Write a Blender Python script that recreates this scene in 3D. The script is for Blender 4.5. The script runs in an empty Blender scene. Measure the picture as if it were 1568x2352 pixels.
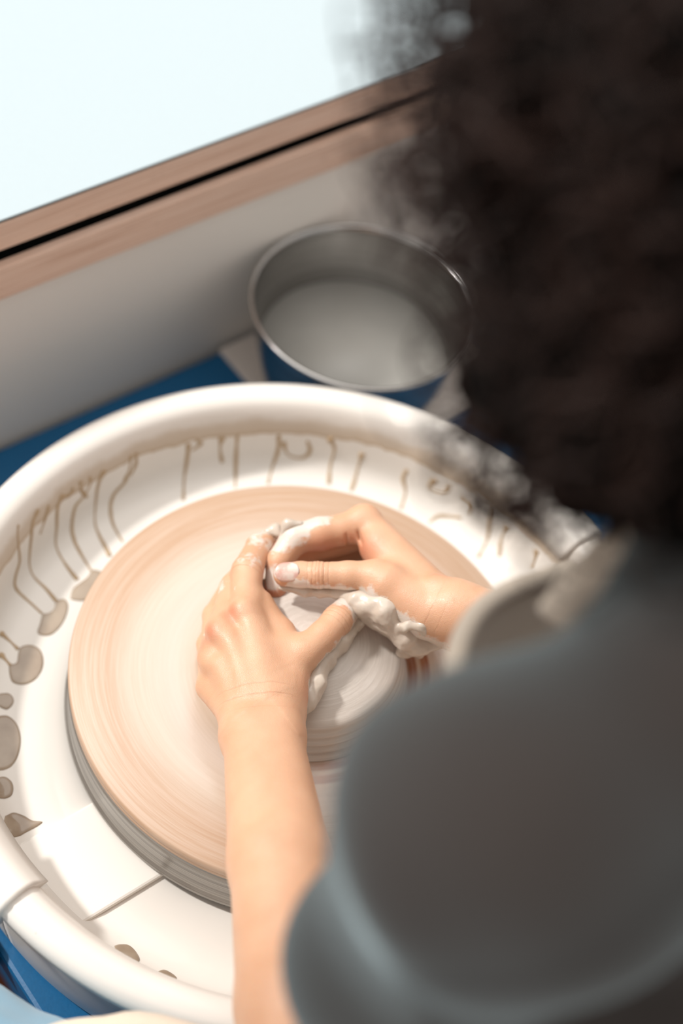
import bpy, bmesh, math, random
import numpy as np
from math import pi, sin, cos, sqrt, radians, atan2
from mathutils import Matrix, Vector

random.seed(7); rng = np.random.default_rng(7)
SC = bpy.context.scene
COL = SC.collection
H = 0.56                      # height of the wheel's working surface above the floor; all modelling below is relative to it

# ------------------------------------------------------------------ camera
CAM = np.array([-0.4798, -0.4413, 1.0352])
MR = np.array([[0.7913, -0.4106, 0.4531], [-0.5950, -0.6875, 0.4162], [0.1406, -0.5989, -0.7883]])  # columns: right, down, forward
u_, _, v_ = np.linalg.svd(MR); MR = u_ @ v_
LENS = 56.0; FPX = LENS / 24 * 1568
cam = bpy.data.cameras.new('camera'); cam.lens = LENS; cam.sensor_width = 24; cam.sensor_fit = 'HORIZONTAL'
cam.clip_start = 0.02; cam.clip_end = 30
cam.dof.use_dof = True; cam.dof.focus_distance = 1.13; cam.dof.aperture_fstop = 2.2
camo = bpy.data.objects.new('camera', cam); COL.objects.link(camo)
m = Matrix.Identity(4)
for i in range(3):
    m[i][0] = MR[i, 0]; m[i][1] = -MR[i, 1]; m[i][2] = -MR[i, 2]
m[0][3], m[1][3], m[2][3] = CAM[0], CAM[1], CAM[2] + H
camo.matrix_world = m; SC.camera = camo

# ------------------------------------------------------------------ world, window light, exposure
SC.view_settings.view_transform = 'Standard'; SC.view_settings.look = 'None'
SC.view_settings.gamma = 1.0; SC.view_settings.use_curve_mapping = False
SC.view_settings.exposure = 0.0
W = bpy.data.worlds.new('world'); SC.world = W; W.use_nodes = True
bg = W.node_tree.nodes['Background']; bg.inputs[0].default_value = (1.0, 0.955, 0.91, 1); bg.inputs[1].default_value = 0.78
def area(name, loc, target, sx, sy, power, colour):
    l = bpy.data.lights.new(name, 'AREA'); l.shape = 'RECTANGLE'; l.size = sx; l.size_y = sy; l.energy = power; l.color = colour
    o = bpy.data.objects.new(name, l); COL.objects.link(o); o.location = Vector(loc) + Vector((0, 0, H))
    o.rotation_euler = (Vector(target) - Vector(loc)).to_track_quat('-Z', 'Y').to_euler(); return o
area('window_light', (0.30, 0.86, 1.50), (0.0, 0.1, 0.0), 1.5, 1.1, 10, (1.0, 0.985, 0.96))
sun = bpy.data.lights.new('sun', 'SUN'); sun.energy = 3.1; sun.angle = radians(5); sun.color = (1.0, 0.98, 0.95)
suno = bpy.data.objects.new('sun', sun); COL.objects.link(suno)
suno.rotation_euler = Vector((0.42, -0.62, -0.80)).to_track_quat('-Z', 'Y').to_euler(); suno.location = (-1, 2, 3)

# ------------------------------------------------------------------ helpers
def ray(px, py):
    return MR @ np.array([(px - 784) / FPX, (py - 1176) / FPX, 1.0])
def at(px, py, z):            # the point at height z seen at a photograph pixel
    d = ray(px, py); return CAM + d * ((z - CAM[2]) / d[2])
def dep(px, py, t):           # the point at distance t along the view
    return CAM + ray(px, py) * t
def V(p): return Vector((float(p[0]), float(p[1]), float(p[2])))

def tag(o, label=None, cat=None, group=None, kind=None):
    if label: o['label'] = label
    if cat: o['category'] = cat
    if group: o['group'] = group
    if kind: o['kind'] = kind
    return o
def thing(name, label, cat, loc, group=None):
    o = bpy.data.objects.new(name, None); COL.objects.link(o); o.location = (loc[0], loc[1], loc[2] + H); o.empty_display_size = .05
    o['rel'] = [float(c) for c in loc]
    return tag(o, label, cat, group)
def base_of(o):               # world position (relative frame) of an object's origin
    p = np.zeros(3)
    while o is not None:
        p = p + np.array(o.location[:]); o = o.parent
    return p - np.array([0, 0, H])
def mesh_obj(name, verts, faces, mat, parent=None, origin=None, smooth=True, mods=()):
    verts = np.asarray(verts, dtype=np.float64)
    if parent is not None: org = base_of(parent) if origin is None else np.array(origin, float)
    else: org = np.array(origin if origin is not None else (0, 0, 0), float)
    me = bpy.data.meshes.new(name)
    v = verts - org
    if isinstance(faces, np.ndarray):
        n, k = faces.shape
        me.vertices.add(len(v)); me.vertices.foreach_set('co', v.astype(np.float32).ravel())
        me.loops.add(n * k); me.loops.foreach_set('vertex_index', faces.astype(np.int32).ravel())
        me.polygons.add(n); me.polygons.foreach_set('loop_start', np.arange(0, n * k, k, dtype=np.int32))
        me.update(calc_edges=True); me.validate()
    else:
        me.from_pydata([tuple(map(float, p)) for p in v], [], faces); me.update()
    me.polygons.foreach_set('use_smooth', [bool(smooth)] * len(me.polygons))
    o = bpy.data.objects.new(name, me); COL.objects.link(o)
    if parent is not None:
        o.parent = parent; o.location = tuple(org - base_of(parent))
    else: o.location = (org[0], org[1], org[2] + H)
    if mat: me.materials.append(mat)
    return o
def bevel(o, w, seg=2):
    md = o.modifiers.new('bevel', 'BEVEL'); md.width = w; md.segments = seg; md.limit_method = 'ANGLE'; md.angle_limit = radians(35); return o
def box_vf(x0, x1, y0, y1, z0, z1):
    v = [(x, y, z) for x in (x0, x1) for y in (y0, y1) for z in (z0, z1)]
    f = [(0, 1, 3, 2), (4, 6, 7, 5), (0, 4, 5, 1), (2, 3, 7, 6), (0, 2, 6, 4), (1, 5, 7, 3)]
    return v, f
def box(name, b, mat, parent=None, bev=0.002, origin=None):
    v, f = box_vf(*b)
    o = mesh_obj(name, v, f, mat, parent, origin if origin is not None or parent is not None else ((b[0] + b[1]) / 2, (b[2] + b[3]) / 2, b[4]), smooth=False)
    if bev: bevel(o, bev)
    return o
def revolve(name, prof, mat, parent=None, c=(0, 0), seg=128, a0=0, a1=2 * pi, origin=None, closed=False):
    prof = np.asarray(prof, float); full = abs(a1 - a0 - 2 * pi) < 1e-6
    n = seg if full else seg + 1
    A = a0 + (a1 - a0) * np.arange(n) / seg
    P = np.array([[(c[0] + r * cos(a), c[1] + r * sin(a), z) for (r, z) in prof] for a in A]).reshape(-1, 3)
    k = len(prof); F = []
    for i in range(seg):
        i2 = (i + 1) % n
        for j in range(k if closed else k - 1):
            j2 = (j + 1) % k
            F.append((i * k + j, i2 * k + j, i2 * k + j2, i * k + j2))
    if closed and not full:
        F.append(tuple(range(k))); F.append(tuple((n - 1) * k + j for j in reversed(range(k))))
    o = mesh_obj(name, P, F, mat, parent, origin, True)
    bm = bmesh.new(); bm.from_mesh(o.data); bmesh.ops.remove_doubles(bm, verts=bm.verts, dist=1e-6); bmesh.ops.recalc_face_normals(bm, faces=bm.faces)
    bm.to_mesh(o.data); bm.free(); return o
def spline(pts, n):           # Catmull-Rom resample
    pts = np.asarray(pts, float); k = len(pts)
    P = np.vstack([2 * pts[0] - pts[1], pts, 2 * pts[-1] - pts[-2]])
    t = np.linspace(0, k - 1 - 1e-9, n); i = t.astype(int); f = (t - i)[:, None]
    p0, p1, p2, p3 = P[i], P[i + 1], P[i + 2], P[i + 3]
    return 0.5 * ((2 * p1) + (-p0 + p2) * f + (2 * p0 - 5 * p1 + 4 * p2 - p3) * f ** 2 + (-p0 + 3 * p1 - 3 * p2 + p3) * f ** 3)
def tube_vf(P, R, k=8, flat=None, nrm=None):   # tube along P with radii R; flat = thickness ratio along nrm
    P = np.asarray(P, float); n = len(P); R = np.broadcast_to(R, (n,))
    T = np.gradient(P, axis=0); T /= np.linalg.norm(T, axis=1)[:, None] + 1e-12
    up = np.array([0.1, 0.2, 1.0]) if nrm is None else np.array(nrm, float)
    if up.ndim == 1: up = np.broadcast_to(up, P.shape)
    B = np.cross(T, up); B /= np.linalg.norm(B, axis=1)[:, None] + 1e-9; N = np.cross(B, T)
    fl = 1.0 if flat is None else flat
    a = np.arange(k) * 2 * pi / k
    Vv = P[:, None, :] + R[:, None, None] * (np.cos(a)[None, :, None] * B[:, None, :] + fl * np.sin(a)[None, :, None] * N[:, None, :])
    F = []
    for i in range(n - 1):
        for j in range(k):
            F.append((i * k + j, i * k + (j + 1) % k, (i + 1) * k + (j + 1) % k, (i + 1) * k + j))
    F.append(tuple(range(k))[::-1]); F.append(tuple((n - 1) * k + j for j in range(k)))
    return Vv.reshape(-1, 3), F

# value noise in numpy
_tab = rng.random((32, 32, 32)).astype(np.float32)
def vnoise(P, s):
    q = P * s; i = np.floor(q).astype(int); f = (q - i).astype(np.float32); f = f * f * (3 - 2 * f); i &= 31; j = (i + 1) & 31
    x0, y0, z0, x1, y1, z1 = i[:, 0], i[:, 1], i[:, 2], j[:, 0], j[:, 1], j[:, 2]; fx, fy, fz = f.T
    a = _tab[x0, y0, z0] * (1 - fx) + _tab[x1, y0, z0] * fx; b = _tab[x0, y1, z0] * (1 - fx) + _tab[x1, y1, z0] * fx
    c = _tab[x0, y0, z1] * (1 - fx) + _tab[x1, y0, z1] * fx; d = _tab[x0, y1, z1] * (1 - fx) + _tab[x1, y1, z1] * fx
    return (a * (1 - fy) + b * fy) * (1 - fz) + (c * (1 - fy) + d * fy) * fz - 0.5

# signed-distance modelling: one continuous organic surface out of tapered limbs
def cone_d(P, pr):
    a, b, ra, rb = pr[0], pr[1], pr[2], pr[3]
    ba = b - a; L = float(ba @ ba) + 1e-12
    h = np.clip(((P - a) @ ba) / L, 0, 1)
    q = P - a - h[:, None] * ba
    if len(pr) > 4:                                       # flattened along pr[4] by pr[5]
        nn = pr[4]; s = (q @ nn)[:, None]; q = q + nn * s * (1 / pr[5] - 1)
        return np.sqrt((q * q).sum(1)) - (ra + (rb - ra) * h)
    return np.sqrt((q * q).sum(1)) - (ra + (rb - ra) * h)
def smin(a, b, k):
    h = np.clip(0.5 + 0.5 * (b - a) / k, 0, 1); return b + (a - b) * h - k * h * (1 - h)
def C(a, b, ra, rb=None, n=None, fl=None):
    a = np.asarray(a, np.float32); b = np.asarray(b, np.float32); rb = ra if rb is None else rb
    if n is None: return (a, b, ra, rb)
    n = np.asarray(n, np.float32); return (a, b, ra, rb, n / np.linalg.norm(n), fl)
def field(base, digits, kb, kd, kf, extra=None):
    """base: prims merged with kb; digits: list of prim lists, each merged with kd onto the base, kf apart from each other"""
    allp = list(base) + [p for d in digits for p in d]
    def f(P, act=None):
        if act is None: act = [True] * len(allp)
        nb = len(base); dB = None
        for i, p in enumerate(base):
            if act[i]:
                q = cone_d(P, p); dB = q if dB is None else smin(dB, q, kb)
        out = dB; i = nb
        for dg in digits:
            dd = None
            for p in dg:
                if act[i]:
                    q = cone_d(P, p); dd = q if dd is None else smin(dd, q, 0.003)
                i += 1
            if dd is None: continue
            if dB is not None: dd = smin(dB, dd, kd)
            out = dd if out is None else smin(out, dd, kf)
        if out is None: out = np.full(len(P), 1.0, np.float32)
        if extra is not None: out = extra(P, out)
        return out
    f.prims = allp; f.margin = 0.012 + max(kb, kd)
    return f
def polygonise(f, h, lo, hi, B=14):
    lo = np.array(lo, float) - 3 * h; hi = np.array(hi, float) + 3 * h
    nb = np.ceil((hi - lo) / (h * B)).astype(int); N = nb * B + 1
    F = np.ones(N, np.float32)
    g = (np.arange(B + 1) * h).astype(np.float32)
    off = np.stack(np.meshgrid(g, g, g, indexing='ij'), -1).reshape(-1, 3)
    rad = B * h * 0.87
    cc = np.stack(np.meshgrid(*[np.arange(n) for n in nb], indexing='ij'), -1).reshape(-1, 3)
    cen = (lo + (cc + .5) * B * h).astype(np.float32)
    D = np.stack([cone_d(cen, p) for p in f.prims], 1); dm = D.min(1)
    for idx in range(len(cc)):
        if dm[idx] > rad + f.margin: continue
        if dm[idx] < -rad - 0.05: 
            b = cc[idx] * B; F[b[0]:b[0] + B + 1, b[1]:b[1] + B + 1, b[2]:b[2] + B + 1] = -1; continue
        act = D[idx] < dm[idx] + 2 * rad + f.margin
        b = cc[idx] * B; P = off + (lo + b * h).astype(np.float32)
        F[b[0]:b[0] + B + 1, b[1]:b[1] + B + 1, b[2]:b[2] + B + 1] = f(P, act).reshape(B + 1, B + 1, B + 1)
    S = F < 0
    c = S[:-1, :-1, :-1].astype(np.int8); cnt = np.zeros_like(c)
    cr = [(i, j, k) for i in (0, 1) for j in (0, 1) for k in (0, 1)]
    nx, ny, nz = F.shape
    for (i, j, k) in cr: cnt += S[i:nx - 1 + i, j:ny - 1 + j, k:nz - 1 + k]
    act = (cnt > 0) & (cnt < 8)
    I = np.argwhere(act); idm = np.full(act.shape, -1, np.int32); idm[act] = np.arange(len(I))
    val = {q: F[I[:, 0] + q[0], I[:, 1] + q[1], I[:, 2] + q[2]] for q in cr}
    acc = np.zeros((len(I), 3)); num = np.zeros(len(I))
    for q in cr:
        for ax in range(3):
            if q[ax]: continue
            r = list(q); r[ax] = 1; r = tuple(r); a, b = val[q], val[r]; mk = (a < 0) != (b < 0)
            t = np.where(mk, a / np.where(mk, a - b, 1), 0)
            e = np.zeros((len(I), 3)) + np.array(q); e[:, ax] = t
            acc += e * mk[:, None]; num += mk
    Vv = (I + acc / num[:, None]) * h + lo
    Q = []
    for ax in range(3):
        sl0 = [slice(1, -1)] * 3; sl1 = [slice(1, -1)] * 3; sl0[ax] = slice(0, -1); sl1[ax] = slice(1, None)
        s0, s1 = S[tuple(sl0)], S[tuple(sl1)]
        E = np.argwhere(s0 != s1); 
        o = [1, 1, 1]; o[ax] = 0; G = E + np.array(o)
        inside = s0[E[:, 0], E[:, 1], E[:, 2]]
        a1, a2 = (ax + 1) % 3, (ax + 2) % 3
        def cid(d1, d2):
            K = G.copy(); K[:, a1] += d1; K[:, a2] += d2; return idm[K[:, 0], K[:, 1], K[:, 2]]
        q = np.stack([cid(-1, -1), cid(0, -1), cid(0, 0), cid(-1, 0)], 1)
        q[~inside] = q[~inside][:, ::-1]; Q.append(q)
    return Vv, np.vstack(Q)
def keep_biggest(Vv, Q): return Vv, Q
def relax(Vv, Q, it=1, lam=.5):
    n = len(Vv)
    for _ in range(it):
        S = np.zeros_like(Vv); c = np.zeros(n)
        for a, b in ((0, 1), (1, 2), (2, 3), (3, 0)):
            for k in range(3):
                S[:, k] += np.bincount(Q[:, a], Vv[Q[:, b], k], n) + np.bincount(Q[:, b], Vv[Q[:, a], k], n)
            c += np.bincount(Q[:, a], minlength=n) + np.bincount(Q[:, b], minlength=n)
        Vv = Vv + lam * (S / np.maximum(c, 1)[:, None] - Vv)
    return Vv
def attr(o, name, vals):
    a = o.data.attributes.new(name, 'FLOAT', 'POINT'); a.data.foreach_set('value', np.asarray(vals, np.float32))

# ------------------------------------------------------------------ materials
def srgb(r, g, b):
    f = lambda c: (c / 255 / 12.92) if c / 255 <= .04045 else ((c / 255 + .055) / 1.055) ** 2.4
    return (f(r), f(g), f(b), 1)
class NT:
    def __init__(s, name, rough=.5, col=(.8, .8, .8, 1), metal=0, **kw):
        s.m = bpy.data.materials.new(name); s.m.use_nodes = True; s.t = s.m.node_tree; s.b = s.t.nodes['Principled BSDF']
        s.b.inputs['Roughness'].default_value = rough; s.b.inputs['Base Color'].default_value = col; s.b.inputs['Metallic'].default_value = metal
        for k, v in kw.items(): s.b.inputs[k.replace('_', ' ')].default_value = v
    def n(s, typ, **kw):
        x = s.t.nodes.new(typ)
        for k, v in kw.items():
            if k.startswith('i_'):
                key = k[2:]; x.inputs[int(key) if key.isdigit() else key.replace('_', ' ')].default_value = v
            else: setattr(x, k, v)
        return x
    def l(s, a, b): s.t.links.new(a, b)
    def ramp(s, fac, stops, interp='LINEAR'):
        r = s.n('ShaderNodeValToRGB'); cr = r.color_ramp; cr.interpolation = interp
        while len(cr.elements) < len(stops): cr.elements.new(0.5)
        for e, (p, c) in zip(cr.elements, stops): e.position = p; e.color = c if len(c) == 4 else (*c, 1)
        s.l(fac, r.inputs[0]); return r.outputs[0]
    def coord(s, k='Object'): return s.n('ShaderNodeTexCoord').outputs[k]
    def noise(s, vec, scale, detail=3, rough=.5):
        x = s.n('ShaderNodeTexNoise'); x.inputs['Scale'].default_value = scale; x.inputs['Detail'].default_value = detail; x.inputs['Roughness'].default_value = rough
        if vec is not None: s.l(vec, x.inputs['Vector'])
        return x.outputs[0]
    def mapping(s, vec, sc=(1, 1, 1), loc=(0, 0, 0), rot=(0, 0, 0)):
        x = s.n('ShaderNodeMapping'); x.inputs['Scale'].default_value = sc; x.inputs['Location'].default_value = loc; x.inputs['Rotation'].default_value = rot
        s.l(vec, x.inputs[0]); return x.outputs[0]
    def math(s, op, a, b=None, c=None):
        x = s.n('ShaderNodeMath'); x.operation = op
        for i, v in enumerate((a, b, c)):
            if v is None: continue
            if isinstance(v, (int, float)): x.inputs[i].default_value = v
            else: s.l(v, x.inputs[i])
        return x.outputs[0]
    def mix(s, fac, a, b, typ='MIX'):
        x = s.n('ShaderNodeMix'); x.data_type = 'RGBA'; x.blend_type = typ
        for i, v in ((0, fac), (6, a), (7, b)):
            if isinstance(v, (int, float)): x.inputs[i].default_value = v
            elif isinstance(v, tuple): x.inputs[i].default_value = v
            else: s.l(v, x.inputs[i])
        return x.outputs[2]
    def bump(s, h, strength=.3, dist=.001):
        x = s.n('ShaderNodeBump'); x.inputs['Strength'].default_value = strength; x.inputs['Distance'].default_value = dist
        s.l(h, x.inputs['Height']); s.l(x.outputs[0], s.b.inputs['Normal']); return x
    def base(s, c): s.l(c, s.b.inputs['Base Color'])
    def radius(s):
        sep = s.n('ShaderNodeSeparateXYZ'); s.l(s.coord(), sep.inputs[0])
        r = s.math('SQRT', s.math('ADD', s.math('MULTIPLY', sep.outputs[0], sep.outputs[0]), s.math('MULTIPLY', sep.outputs[1], sep.outputs[1])))
        th = s.math('ARCTAN2', sep.outputs[1], sep.outputs[0]); return r, th, sep.outputs[2]

def simple(name, col, rough, nscale=60, var=.06, bumps=.05, metal=0, **kw):
    t = NT(name, rough, col, metal, **kw); nz = t.noise(t.coord(), nscale, 4)
    d = tuple(c * (1 - var) for c in col[:3]) + (1,); b = tuple(min(1, c * (1 + var)) for c in col[:3]) + (1,)
    t.base(t.mix(nz, d, b)); t.bump(nz, bumps, .001); return t.m

M = {}
def build_mats():
    M['laminate'] = simple('white_laminate', srgb(182, 195, 200), .5, 300, .02, .04)
    t = NT('plywood_edge', .6); co = t.coord()
    st = t.noise(t.mapping(co, (2.5, 1, 190)), 3.0, 3); gr = t.noise(t.mapping(co, (14, 1, 520)), 2.0, 4)
    sp = t.ramp(t.noise(t.mapping(co, (5, 1, 60)), 6.0, 2), [(.70, (0, 0, 0, 1)), (.76, (1, 1, 1, 1))])
    c = t.ramp(st, [(.30, srgb(196, 158, 136)), (.48, srgb(220, 188, 168)), (.62, srgb(230, 202, 184)), (.75, srgb(206, 170, 148))])
    c = t.mix(t.math('MULTIPLY', gr, .16), c, srgb(170, 128, 104)); c = t.mix(t.math('MULTIPLY', sp, .7), c, srgb(110, 66, 42)); t.base(c); t.bump(gr, .2, .0006); M['ply'] = t.m
    M['panel'] = simple('white_melamine', srgb(232, 226, 218), .45, 300, .02, .03)
    M['dark_line'] = simple('dark_edge', srgb(70, 74, 74), .5)
    M['blue'] = simple('blue_enamel', srgb(0, 92, 140), .42, 400, .15, .08)
    M['dark_metal'] = simple('dark_grey_metal', srgb(52, 54, 60), .4, 60, .1, .05, .3)
    # splash pan: cream plastic with a dried tide line on the inner wall
    t = NT('cream_plastic', .38, Coat_Weight=.15); co = t.coord(); r, th, z = t.radius()
    vec = t.n('ShaderNodeCombineXYZ'); t.l(t.math('MULTIPLY', th, 3.0), vec.inputs[0]); t.l(t.math('MULTIPLY', z, 8.0), vec.inputs[1])
    wob = t.noise(vec.outputs[0], 3.2, 5, .6); wob2 = t.noise(co, 55, 4, .6)
    zz = t.math('SUBTRACT', z, t.math('MULTIPLY', t.math('SUBTRACT', wob, .5), .012)); zz = t.math('SUBTRACT', zz, t.math('MULTIPLY', t.math('SUBTRACT', wob2, .5), .004))
    band = t.ramp(t.math('MULTIPLY', t.math('ADD', zz, -.0578), 16.0), [(.575, (0, 0, 0, 1)), (.592, (.95, .95, .95, 1)), (.64, (.62, .62, .62, 1)), (.76, (.5, .5, .5, 1)), (.85, (0, 0, 0, 1))])
    inner = t.math('LESS_THAN', r, .2622)
    backside = t.math('GREATER_THAN', t.n('ShaderNodeSeparateXYZ').outputs[0], -9)
    ysep = t.n('ShaderNodeSeparateXYZ'); t.l(co, ysep.inputs[0])
    bk = t.ramp(t.math('MULTIPLY', t.math('ADD', ysep.outputs[1], .1), 5.0), [(.1, (0, 0, 0, 1)), (.5, (1, 1, 1, 1))])
    f = t.math('MULTIPLY', t.math('MULTIPLY', band, inner), bk)
    basec = t.mix(t.noise(co, 14, 4), srgb(226, 219, 210), srgb(236, 230, 223))
    c = t.mix(f, basec, srgb(182, 156, 124)); speck = t.ramp(t.noise(co, 260, 2), [(.76, (0, 0, 0, 1)), (.80, (1, 1, 1, 1))])
    c = t.mix(t.math('MULTIPLY', speck, .25), c, srgb(150, 125, 100)); t.base(c); t.bump(wob2, .08, .001); M['pan'] = t.m
    M['pan_clean'] = simple('cream_plastic_clean', srgb(236, 230, 222), .36, 40, .02, .03)
    t = NT('wet_slip', .28, Coat_Weight=.4); co = t.coord('Generated'); nz = t.noise(t.coord(), 45, 4)
    t.base(t.ramp(nz, [(.3, srgb(146, 126, 106)), (.7, srgb(168, 150, 130))])); t.bump(nz, .15, .001); M['slip'] = t.m
    M['dry_slip'] = simple('dry_slip', srgb(182, 156, 124), .7, 120, .12, .2)
    # throwing bat: slip rings on a beige board; shade and glare painted by angle
    t = NT('bat_board', .5, IOR=1.65); r, th, z = t.radius()
    vec = t.n('ShaderNodeCombineXYZ'); t.l(t.math('MULTIPLY', r, 60.0), vec.inputs[0]); t.l(t.math('MULTIPLY', t.math('COSINE', th), .25), vec.inputs[1]); t.l(t.math('MULTIPLY', t.math('SINE', th), .25), vec.inputs[2])
    fine = t.noise(vec.outputs[0], 6.0, 6, .7); mid = t.noise(vec.outputs[0], 1.2, 3)
    rr = t.math('MULTIPLY', t.math('ADD', r, t.math('MULTIPLY', t.math('SUBTRACT', mid, .5), .004)), 5.0)
    K = lambda x: x * 5.0
    slipc, shade_brown, beige = srgb(190, 168, 148), srgb(150, 84, 44), srgb(188, 154, 126)
    c = t.ramp(rr, [(K(.0), slipc), (K(.0795), slipc), (K(.0830), shade_brown), (K(.0865), shade_brown), (K(.0882), srgb(205, 184, 164)), (K(.0900), srgb(205, 180, 158)), (K(.0920), srgb(168, 112, 74)), (K(.0975), shade_brown), (K(.0995), srgb(208, 188, 168)), (K(.107), slipc), (K(.132), srgb(220, 198, 178)), (K(.150), beige), (K(.19), beige)])
    shade_side = t.math('ADD', t.math('COSINE', t.math('ADD', th, 1.05)), t.math('MULTIPLY', t.math('SUBTRACT', fine, .5), .5))
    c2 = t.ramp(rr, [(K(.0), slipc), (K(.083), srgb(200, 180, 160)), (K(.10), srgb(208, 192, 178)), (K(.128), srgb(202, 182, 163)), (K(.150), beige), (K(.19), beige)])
    c = t.mix(t.ramp(shade_side, [(.30, (0, 0, 0, 1)), (.62, (1, 1, 1, 1))]), c2, c)  # one side painted brown for shade and reflections, the other pale for glare
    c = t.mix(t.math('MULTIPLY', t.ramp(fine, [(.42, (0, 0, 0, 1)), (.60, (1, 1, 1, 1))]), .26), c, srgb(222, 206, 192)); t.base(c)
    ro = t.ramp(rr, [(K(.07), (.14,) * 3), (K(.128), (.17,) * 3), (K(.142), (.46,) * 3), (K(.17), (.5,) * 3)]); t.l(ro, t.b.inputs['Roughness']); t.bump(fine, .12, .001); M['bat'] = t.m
    t = NT('wheel_metal', .32, srgb(150, 146, 142), .75); r, th, z = t.radius(); vec = t.n('ShaderNodeCombineXYZ'); t.l(t.math('MULTIPLY', z, 300.0), vec.inputs[0]); t.l(r, vec.inputs[1])
    nz = t.noise(vec.outputs[0], 2.0, 3); t.base(t.ramp(nz, [(.3, srgb(120, 116, 112)), (.7, srgb(176, 172, 166))])); M['wheel_metal'] = t.m
    t = NT('wet_clay', .24, Coat_Weight=.25, Coat_Roughness=.12); r, th, z = t.radius()
    vec = t.n('ShaderNodeCombineXYZ'); t.l(t.math('MULTIPLY', t.math('ADD', r, t.math('MULTIPLY', th, .0006)), 90.0), vec.inputs[0]); t.l(t.math('MULTIPLY', z, 160.0), vec.inputs[1]); t.l(t.math('MULTIPLY', t.math('COSINE', th), .3), vec.inputs[2])
    fine = t.noise(vec.outputs[0], 4.0, 6, .7); wide = t.noise(vec.outputs[0], 1.1, 2)
    c = t.mix(wide, srgb(200, 190, 180), srgb(216, 206, 197)); c = t.mix(t.math('MULTIPLY', t.ramp(fine, [(.5, (0, 0, 0, 1)), (.62, (1, 1, 1, 1))]), .42), c, srgb(230, 222, 214)); t.base(c); t.bump(fine, .35, .001); M['clay'] = t.m
    t = NT('steel', .22, srgb(176, 174, 172), 1.0); nz = t.noise(t.mapping(t.coord(), (1, 1, 60)), 6, 3); t.base(t.ramp(nz, [(.3, srgb(158, 155, 152)), (.7, srgb(200, 198, 196))])); M['steel'] = t.m
    t = NT('murky_water', .4, srgb(150, 146, 138)); nz = t.noise(t.coord(), 18, 3); t.base(t.mix(nz, srgb(164, 162, 156), srgb(184, 182, 176))); M['water'] = t.m
    M['board'] = simple('white_board', srgb(222, 212, 204), .5, 80, .03, .05)
    # skin with clay coat, a painted index highlight and redness from vertex attributes
    t = NT('skin', .42, Subsurface_Weight=.28, Subsurface_Scale=.008, Coat_Weight=.08, Coat_Roughness=.3); t.b.inputs['Subsurface Radius'].default_value = (1.0, .36, .18); t.b.subsurface_method = 'RANDOM_WALK'
    co = t.coord(); blot = t.noise(co, 38, 4); 
    skin = t.mix(blot, srgb(206, 154, 120), srgb(226, 182, 150))
    ra = t.n('ShaderNodeAttribute', attribute_name='red').outputs['Fac']; sa = t.n('ShaderNodeAttribute', attribute_name='slip').outputs['Fac']
    skin = t.mix(t.math('MULTIPLY', ra, t.math('ADD', .5, t.math('MULTIPLY', blot, .6))), skin, srgb(196, 104, 74))
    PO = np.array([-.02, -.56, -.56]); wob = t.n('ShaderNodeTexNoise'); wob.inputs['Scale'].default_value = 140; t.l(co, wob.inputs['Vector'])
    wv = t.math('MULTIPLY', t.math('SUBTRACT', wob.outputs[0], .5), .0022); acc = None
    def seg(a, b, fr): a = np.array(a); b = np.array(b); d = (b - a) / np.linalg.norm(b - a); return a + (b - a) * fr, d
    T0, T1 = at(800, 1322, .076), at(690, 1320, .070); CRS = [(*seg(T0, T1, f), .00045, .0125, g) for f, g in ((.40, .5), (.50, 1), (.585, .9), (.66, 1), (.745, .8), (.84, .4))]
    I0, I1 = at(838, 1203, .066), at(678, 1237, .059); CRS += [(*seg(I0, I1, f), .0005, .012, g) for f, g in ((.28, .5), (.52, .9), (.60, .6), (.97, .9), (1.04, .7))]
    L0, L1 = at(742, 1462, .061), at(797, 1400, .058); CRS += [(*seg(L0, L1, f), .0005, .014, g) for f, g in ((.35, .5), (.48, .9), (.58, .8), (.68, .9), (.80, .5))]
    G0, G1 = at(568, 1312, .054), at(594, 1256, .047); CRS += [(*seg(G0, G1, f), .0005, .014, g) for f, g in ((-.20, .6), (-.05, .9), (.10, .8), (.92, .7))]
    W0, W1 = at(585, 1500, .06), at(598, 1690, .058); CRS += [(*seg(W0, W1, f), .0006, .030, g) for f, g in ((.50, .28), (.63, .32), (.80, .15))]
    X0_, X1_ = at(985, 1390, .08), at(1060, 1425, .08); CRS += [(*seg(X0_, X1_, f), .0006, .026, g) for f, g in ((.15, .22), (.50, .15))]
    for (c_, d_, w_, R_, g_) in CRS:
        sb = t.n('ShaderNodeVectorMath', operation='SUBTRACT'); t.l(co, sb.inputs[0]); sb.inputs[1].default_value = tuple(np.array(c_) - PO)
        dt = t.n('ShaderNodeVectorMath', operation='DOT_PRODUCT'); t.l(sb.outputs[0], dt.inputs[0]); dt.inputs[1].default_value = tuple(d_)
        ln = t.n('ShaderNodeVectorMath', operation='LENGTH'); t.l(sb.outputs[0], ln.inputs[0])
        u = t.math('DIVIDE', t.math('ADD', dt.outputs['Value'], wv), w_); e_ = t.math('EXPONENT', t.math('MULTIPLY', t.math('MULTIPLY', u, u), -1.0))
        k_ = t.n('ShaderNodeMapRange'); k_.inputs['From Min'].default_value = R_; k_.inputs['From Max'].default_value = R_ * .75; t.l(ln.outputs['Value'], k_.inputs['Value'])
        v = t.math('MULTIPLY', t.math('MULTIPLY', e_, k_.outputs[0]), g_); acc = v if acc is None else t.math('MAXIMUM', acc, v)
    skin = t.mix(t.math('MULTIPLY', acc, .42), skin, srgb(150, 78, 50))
    nz = t.noise(co, 160, 5, .65); edge = t.math('ADD', sa, t.math('MULTIPLY', t.math('SUBTRACT', nz, .5), .9))
    msk = t.ramp(edge, [(.44, (0, 0, 0, 1)), (.62, (1, 1, 1, 1))])
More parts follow.
